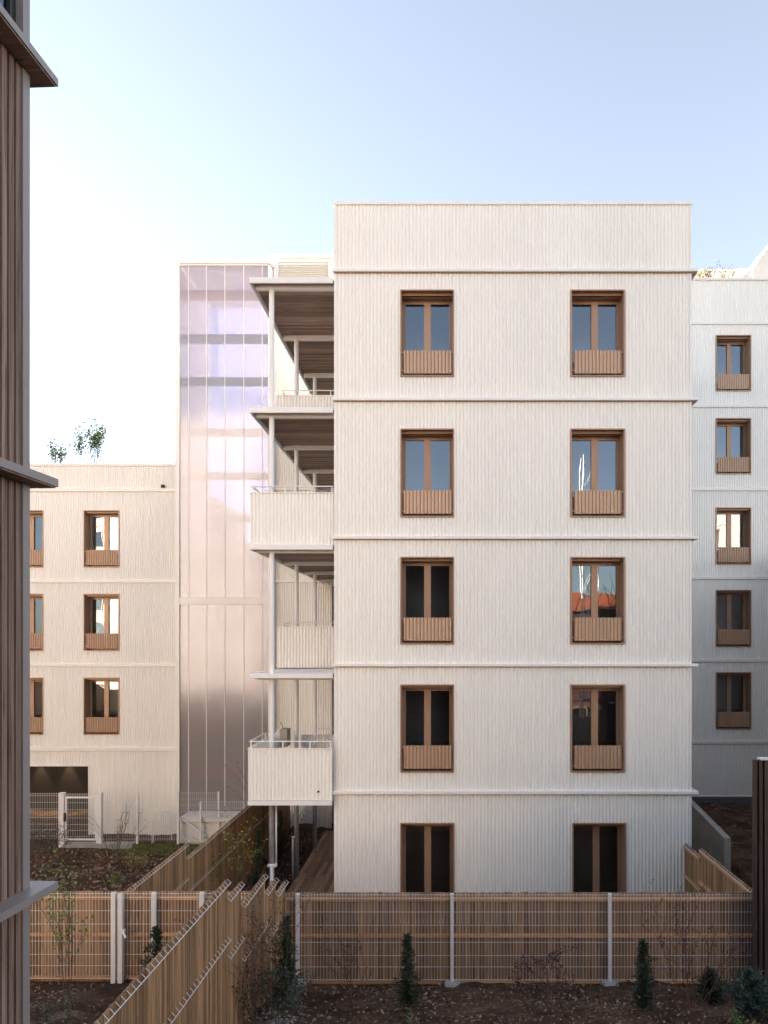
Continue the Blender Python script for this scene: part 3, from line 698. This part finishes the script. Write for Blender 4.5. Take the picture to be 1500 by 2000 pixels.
# balcony clutter
bx = thing('storage_box', 'small grey slatted box with a handle standing on the lowest balcony', 'box', (X(549,19.0), 19.0, Z(1450,19.0)))
zb5 = Z(1565.5,16.6)
m = MB(); xx = X(549,19.0); yy=18.9; zt = Z(1422,19.0)
m.poly_prism([(xx-0.28,zt-0.42),(xx+0.02,zt-0.50),(xx+0.03,zt-0.06),(xx-0.28,zt-0.16)], yy-0.15, yy+0.12); m.build('body', M['whitewall'], bx)
m = MB()
for i in range(7): m.box(xx+0.04, yy-0.25+0.062*i, zt-0.42, xx+0.22, yy-0.25+0.062*i+0.045, zt)
m.build('slatted_crate', M['boxgrey'], bx)
m = MB(); m.tube((xx+0.1,yy-0.1,zt),(xx+0.03,yy-0.1,zt+0.18),0.012).tube((xx-0.1,yy,zb5),(xx-0.1,yy,zt-0.4),0.03).tube((xx+0.1,yy-0.1,zb5),(xx+0.1,yy-0.1,zt-0.4),0.03); m.build('handle', M['galv'], bx)

# ------------------------------------------------------------------ plants
def leaf(mb, p, d, s, w=0.45):
    d = Vector(d).normalized(); u = d.orthogonal().normalized(); a = random.uniform(0, 6.28)
    u = (u*math.cos(a) + d.cross(u)*math.sin(a)); p = Vector(p)
    mb.quad(p, p+d*s*0.5+u*s*w*0.5, p+d*s, p+d*s*0.5-u*s*w*0.5)
def rv(): 
    return Vector((random.gauss(0,1), random.gauss(0,1), random.gauss(0,1))).normalized()
def conifer(label, x, y, h, r, mat='conifer', dens=1.0, z=None, group=None):
    z = gz(x,y) if z is None else z
    t = thing('conifer', label, 'conifer', (x,y,z), group=group)
    m = MB(); m.tube((x,y,z-0.05),(x,y,z+h*0.95), h*0.018, 0.003, n=6); m.build('trunk', M['bark'], t)
    c = MB(); nb = int(150*dens); lean = random.uniform(0,6.28)
    for i in range(nb):
        f = (i/nb)**1.15; zz = z+h*(0.05+0.93*f); a = i*2.4+random.uniform(-0.5,0.5)
        L = r*((1-f)**0.75)*random.uniform(0.4,1.35)*(0.8+0.3*math.sin(a*1.0+lean)+0.2*math.sin(f*19+lean*3))*(0.7+0.3*min(1,f*8))+0.02
        up = random.uniform(0.15,0.75); d = Vector((math.cos(a), math.sin(a), up)).normalized()
        p = Vector((x,y,zz)); n = max(4, int(L/0.022))
        for k in range(n):
            q = p + d*(L*k/n)
            for s in range(3):
                dd = (d*0.7 + rv()*0.75); leaf(c, q, dd, random.uniform(0.035,0.075), 0.22)
    for k in range(8): leaf(c, (x,y,z+h*0.93), Vector((0,0,1))+rv()*0.3, 0.09, 0.2)
    c.build('crown', M[mat], t); return t
def grow(mb, tips, p, d, L, r, depth, spread=0.5, up=0.15, crv=0.12):
    n = 4; 
    for i in range(n):
        d2 = (d + rv()*crv + Vector((0,0,up*0.2))).normalized(); q = p + d2*(L/n)
        mb.tube(p, q, r*(1-0.12*i), r*(1-0.12*(i+1)), n=4, cap=False); p, d = q, d2
        if depth > 0 and i >= 1:
            dd = (d + rv()*spread + Vector((0,0,up))).normalized(); grow(mb, tips, p, dd, L*random.uniform(0.45,0.75), r*0.6, depth-1, spread, up, crv)
        if depth <= 1: tips.append((p.copy(), d.copy()))
    tips.append((p, d))
def shrub(label, x, y, h, stems=5, depth=2, leaves=0, lmat='leafg', ls=0.04, twig='twig', spread=0.5, base=0.05, z=None, r=0.006, lean=0.35, cat='shrub', name='shrub', trunk=False):
    z = gz(x,y) if z is None else z
    t = thing(name, label, cat, (x,y,z)); m = MB(); tips = []
    m.tube((x,y,z-0.08),(x,y,z+0.012), base+0.012, (base+0.012)*0.5, n=7)
    for i in range(stems):
        a = random.uniform(0,6.28); q = Vector((x+math.cos(a)*base*random.random(), y+math.sin(a)*base*random.random(), z-0.03))
        d = Vector((math.cos(a)*lean*random.random(), math.sin(a)*lean*random.random(), 1)).normalized()
        if trunk:
            top = q + Vector((0,0,h*0.45)); m.tube(q, top, r*1.5, r*1.1, n=6)
            for k in range(6): grow(m, tips, top-Vector((0,0,random.random()*h*0.08)), (Vector((0,0,0.6))+rv()*0.9).normalized(), h*0.32, r*0.7, depth, spread)
        else: grow(m, tips, q, d, h*random.uniform(0.65,0.95), r, depth, spread)
    m.build('branches', M[twig], t)
    if leaves:
        c = MB()
        for i in range(leaves):
            p, d = random.choice(tips); leaf(c, p+rv()*ls*1.1, d*0.4+rv(), ls*random.uniform(0.6,1.3), 0.55)
        c.build('leaves', M[lmat], t)
    return t
def atpix(px, py_base, D):  # foot of a plant, on the ground
    return X(px, D), D
# front bed
conifer('dark young cypress standing left of the concrete footing, in front of the fence', X(795,10.4), 10.4, 1.02, 0.21, dens=1.25)
conifer('dark young cypress standing right of the concrete footing, in front of the fence', X(1256,10.3), 10.3, 0.95, 0.24, dens=1.2)
conifer('bushy dark conifer in the corner where the two wood fences meet', X(560,10.6), 10.6, 1.25, 0.36, dens=1.5)
conifer('low blue-green conifer at the bottom right corner', X(1462,9.9), 9.9, 0.62, 0.50, 'conifer2', 1.6)
conifer('squat dark conifer at the foot of the front fence near the right edge', X(1385,10.9), 10.9, 0.45, 0.36, 'conifer', 1.1)
conifer('dark green conifer behind the foreground fence, in front of the sunlit fence', X(305,10.6), 10.6, 1.1, 0.30, 'conifer', 1.1)
shrub('small tree with a round dark purple crown in front of the fence', X(1070,10.4), 10.4, 0.98, 1, 2, 900, 'leafp', 0.035, 'twigr', 0.9, 0.01, r=0.009, lean=0.05, name='small_tree', cat='tree', trunk=True)
shrub('bare reddish bush against the foreground fence', X(470,9.6), 9.6, 1.15, 9, 2, 500, 'leafp', 0.03, 'twigr', 0.75, 0.2, lean=0.6)
shrub('bare brown bush left of the corner conifer', X(520,10.0), 10.0, 1.3, 7, 2, 200, 'leafp', 0.03, 'twig', 0.7, 0.15, lean=0.5)
shrub('bare purplish bush between the right cypress and the right edge', X(1352,10.3), 10.3, 1.05, 9, 2, 700, 'leafp', 0.028, 'twigr', 0.8, 0.15, lean=0.55)
shrub('small thin bare shrub between the corner and the left cypress', X(693,10.5), 10.5, 0.75, 5, 2, 150, 'leafp', 0.03, 'twigr', 0.6, 0.05, lean=0.3)
shrub('thin shrub with a few green leaves at the foot of the foreground fence', X(505,9.6), 9.6, 0.5, 7, 2, 500, 'conifer', 0.04, 'twig', 0.8, 0.15, lean=0.8)
shrub('leafy green shrub at the bottom edge below the corner conifer', X(548,9.4), 9.4, 0.45, 8, 2, 700, 'conifer2', 0.035, 'twig', 0.8, 0.2, lean=0.9)
shrub('tiny weed in the soil near the thin bare shrub', X(800,9.75), 9.75, 0.12, 6, 1, 90, 'leafg', 0.03, 'twig', 0.8, 0.06, lean=1.0, r=0.002)
shrub('low green weed at the bottom edge right of the right cypress', X(1440,9.5), 9.5, 0.15, 8, 1, 140, 'leafg', 0.04, 'twig', 0.8, 0.1, lean=1.0, r=0.002)
# left bed
shrub('slender leafy sapling in front of the sunlit left fence', X(135,10.9), 10.9, 1.25, 4, 2, 420, 'leafg', 0.05, 'twig', 0.35, 0.08, lean=0.2)
shrub('low trailing green plant at the foot of the slender sapling', X(125,10.0), 10.0, 0.22, 12, 2, 420, 'conifer2', 0.035, 'twig', 0.9, 0.35, lean=1.5, r=0.003)
# garden behind
shrub('bare twiggy shrub in front of the gate post', X(222,22.6), 22.6, 1.25, 7, 2, 60, 'leafg', 0.05, 'twig', 0.45, 0.15, lean=0.7, r=0.009)
shrub('grey-green bushy shrub in front of the dark opening', X(85,21.8), 21.8, 1.0, 12, 2, 900, 'conifer2', 0.05, 'twig', 0.8, 0.4, lean=0.9, r=0.007)
shrub('small yellow-green plant in the leafy garden bed', X(268,21.5), 21.5, 0.4, 8, 2, 300, 'leafy', 0.05, 'twig', 0.8, 0.1, lean=0.8, r=0.003)
shrub('thin brown shrub in the middle of the leafy garden bed', X(195,18.9), 18.9, 0.7, 6, 2, 0, 'leafy', 0.05, 'twigr', 0.6, 0.1, lean=0.4, r=0.003)
shrub('low green tuft in the leafy bed near the dark fence', X(225,19.8), 19.8, 0.25, 9, 1, 200, 'leafg', 0.045, 'twig', 0.8, 0.2, lean=1.0, r=0.003)
conifer('tall narrow conifer against the dark fence, left of the first column', X(505,18.2), 18.2, 1.75, 0.32, dens=1.3)
conifer('dark conifer with open branches between the first two columns', X(548,21.4), 21.4, 1.45, 0.30, dens=0.9)
shrub('dark shrub with long bare branches between the first two columns', X(553,21.6), 21.6, 1.9, 7, 2, 100, 'conifer', 0.05, 'twig', 0.5, 0.15, lean=1.0, r=0.008)
shrub('yellow-leaved shrub against the dark fence', X(462,16.9), 16.9, 1.5, 5, 2, 500, 'leafy', 0.05, 'twig', 0.35, 0.12, lean=0.2, r=0.006)
conifer('small conifer at the foot of the dark fence, nearest the sunlit fence', X(412,15.6), 15.6, 0.7, 0.22, dens=0.8)
# roof plants
shrub('smaller round-leaved shrub on the roof edge at left', X(107,26.6), 26.6, 0.62, 8, 2, 330, 'leafg', 0.085, 'twig', 0.4, 0.25, z=Z(918,26.6), lean=0.35, r=0.010, name='roof_shrub')
shrub('taller leafy green shrub on the roof edge at left', X(175,26.6), 26.6, 0.92, 9, 2, 1000, 'leafg', 0.085, 'twig', 0.4, 0.2, z=Z(916,26.6), lean=0.45, r=0.011, name='roof_shrub')
shrub('yellowish tuft on the roof edge at right, next to the main building', X(1372,26.5), 26.5, 0.36, 10, 1, 160, 'leafy', 0.06, 'twig', 0.4, 0.15, z=Z(552,26.5), lean=0.4, r=0.008, name='roof_shrub')
shrub('green sprig on the roof edge at right, second from the main building', X(1390,26.5), 26.5, 0.38, 5, 2, 80, 'conifer2', 0.06, 'twig', 0.4, 0.12, z=Z(552,26.5), lean=0.4, r=0.008, name='roof_shrub')
shrub('sparse sprig on the roof edge at right, farthest from the main building', X(1421,26.5), 26.5, 0.40, 4, 2, 60, 'conifer2', 0.06, 'twig', 0.5, 0.12, z=Z(552,26.5), lean=0.6, r=0.008, name='roof_shrub')

# leaf litter, stones and grass
m = MB()
def litter(n, x0, x1, y0, y1, s0, s1):
    for i in range(n):
        x = random.uniform(x0,x1); y = random.uniform(y0,y1)
        if noise.noise(Vector((x*0.9,y*0.9,5))) < random.uniform(-0.5,0.25): continue
        z = gzn(x,y)+0.012; a = random.uniform(0,6.28); s = random.uniform(s0,s1)
        d = Vector((math.cos(a), math.sin(a), random.uniform(-0.2,0.5))); leaf(m, (x,y,z), d, s, 0.7)
litter(9000, -13, -5.2, 14.5, 24, 0.05, 0.13); litter(2600, -5.1, -3.9, 13, 25, 0.04, 0.1); litter(3500, -7.5, -2.6, 8.5, 12.1, 0.025, 0.06)
litter(6000, -2.5, 5, 8.6, 12.15, 0.025, 0.06); litter(1500, 7.1, 10.5, 17, 25.8, 0.05, 0.1)
tag(m.build('fallen_leaves', M['litter']), 'brown fallen leaves strewn over the garden soil', 'fallen leaves', kind='stuff')
m = MB()
def stone(x, y, s):
    z = gzn(x,y); c = [Vector((x,y,z+s*0.2)) + Vector((a*s,b*s,c_*s*0.6))*random.uniform(0.7,1.1) for a,b,c_ in ((1,0,0),(0,1,0),(-1,0,0),(0,-1,0),(0,0,1),(0,0,-1))]
    b = len(m.v); m.v += [tuple(v) for v in c]
    for f in ((0,1,4),(1,2,4),(2,3,4),(3,0,4),(1,0,5),(2,1,5),(3,2,5),(0,3,5)): m.f.append(tuple(b+i for i in f))
for i in range(260): stone(random.gauss(-2.15,0.22), random.gauss(9.45,0.35), random.uniform(0.012,0.04))
for i in range(500): stone(random.uniform(-2.4,5), random.uniform(8.8,12), random.uniform(0.005,0.018))
for i in range(700): stone(random.uniform(-13,-2.6), random.uniform(8.6,24), random.uniform(0.008,0.03))
tag(m.build('stones', M['pebble']), 'small pale stones scattered in the soil', 'stones', kind='stuff')
m = MB()
for i in range(6000):
    x = random.uniform(X(205,24), -5.3); y = random.uniform(23.3,24.6)
    if x < X(255,24) and random.random() < 0.7: continue
    p = Vector((x,y,gzn(x,y))); d = Vector((random.gauss(0,0.25),random.gauss(0,0.25),1)); h = random.uniform(0.05,0.14)
    u = Vector((random.uniform(-1,1),random.uniform(-1,1),0)).normalized()*0.007; m.tri(p-u, p+u, p+d.normalized()*h)
tag(m.build('grass_verge', M['grass']), 'thin strip of short grass along the rear wire fence', 'grass', kind='stuff')

# ------------------------------------------------------------------ neighbours out of view
# opposite blocks; the cream ones turned, sized and tinted to bounce warm sunlight
def simple_block(name, label, x0, x1, y0, y1, h, mat, rows_, cols_, roofmat=None, rh=0, rot=0):
    t = thing(name, label, 'building', ((x0+x1)/2,(y0+y1)/2,0), R(rot))
    m = MB(); m.box(x0,y0,-0.5,x1,y1,h); m.build('wall', mat, t)
    for r in range(rows_):
        for c in range(cols_):
            xc = x0+(x1-x0)*(c+0.5)/cols_; zc = 1.6+2.85*r
            if zc+0.9 > h: continue
            w = MB(); w.box(xc-0.6,y1,zc-0.9,xc+0.6,y1+0.05,zc+0.9); wo_ = w.build('window', M['bronze'], t)
            w = MB(); w.box(xc-0.5,y1+0.051,zc-0.8,xc+0.5,y1+0.06,zc+0.8); w.build('pane', M['skyglass'], wo_)
    for r in range(1, rows_+1):
        zc = 2.85*r
        if zc < h: w = MB(); w.box(x0-0.1,y1,zc,x1+0.1,y1+0.12,zc+0.08); w.build('floor_band', mat, t)
    if roofmat:
        w = MB(); b = 0
        w.v = [(x0-0.4,y0-0.4,h),(x1+0.4,y0-0.4,h),(x1+0.4,y1+0.4,h),(x0-0.4,y1+0.4,h),(x0-0.4,(y0+y1)/2,h+rh),(x1+0.4,(y0+y1)/2,h+rh)]
        w.f = [(0,1,5,4),(2,3,4,5),(0,4,3),(1,2,5),(3,2,1,0)]; w.build('roof', roofmat, t)
    return t
simple_block('apartment_building', 'tall cream block behind the camera at left', -36, -10.5, -27, -15.5, 25, M['warmwall'], 9, 7, rot=22)
simple_block('apartment_building', 'wide cream block behind the camera', -13, 6.5, -32, -22, 17, M['warmwall'], 5, 6, rot=25)
simple_block('apartment_building', 'cream block behind the camera at right', 15, 35, -28, -18, 19, M['whitewall'], 6, 6, rot=25)
simple_block('house', 'dark red-brown house with an orange tiled roof behind the camera', 6.9, 14, -16, -11.4, 8.3, M['redwall'], 2, 4, M['redroof'], 1.1)
wb = thing('apartment_building', 'unseen tall cream block added beyond the left edge to shade the court', 'building', (-30,15,0)); m = MB()  # unseen block, added to keep the low sun off the balconies and court
m.box(-34,9,0,-24,40,CAMZ+12); m.build('wall', M['whitewall'], wb)
tb = thing('timber_building', 'brown timber-clad block just behind the camera', 'building', (-1,-5,0)); m = MB()
m.box(-2.7,-8,0,0.9,-1.2,CAMZ+3.9); m.build('wall', M['darkwood'], tb)
tb = thing('timber_building', 'unseen dark timber-clad block added beyond the right edge to dim the front fence', 'building', (14,-2,0)); m = MB()  # unseen block, added to dim the right part of the front fence
m.box(10.5,-8,0,20,9.0,CAMZ-1); m.build('wall', M['darkwood'], tb)
tb = thing('timber_building', 'unseen tall block added beyond the right edge to darken the shaded building', 'building', (15,19,0)); m = MB()  # unseen block, added to darken the lower right rear facade
m.box(11.6,13,0,20,25.7,CAMZ+3); m.build('wall', M['grey'], tb)
bt = thing('bare_tree', 'large bare tree behind the camera', 'tree', (9.2,-8.5,0.5)); m = MB(); tips = []
m.tube((9.2,-8.5,0.5),(9.3,-8.5,5.0),0.16,0.12,n=8)
for i in range(7): grow(m, tips, Vector((9.3,-8.5,4.2+0.12*i)), (Vector((0,0,0.9))+rv()*0.6).normalized(), 4.0, 0.06, 2, 0.6, 0.1, 0.2)
m.build('trunk', M['bark'], bt)
sc = thing('scaffold_tower', 'grey tube scaffold tower behind the camera', 'scaffold', (8.3,-10.2,0.5)); m = MB()
for x in (7.9,8.7):
    for y in (-10.6,-9.8): m.tube((x,y,0.3),(x,y,17.2),0.04,n=6)
for k in range(8):
    z = 1+2*k
    for y in (-10.6,-9.8): m.tube((7.9,y,z),(8.7,y,z),0.03,n=5).tube((7.9,y,z),(8.7,y,z+2),0.025,n=5)
m.build('tubes', M['white'], sc)

for o in bpy.data.objects:
    if '_local' in o: del o['_local']
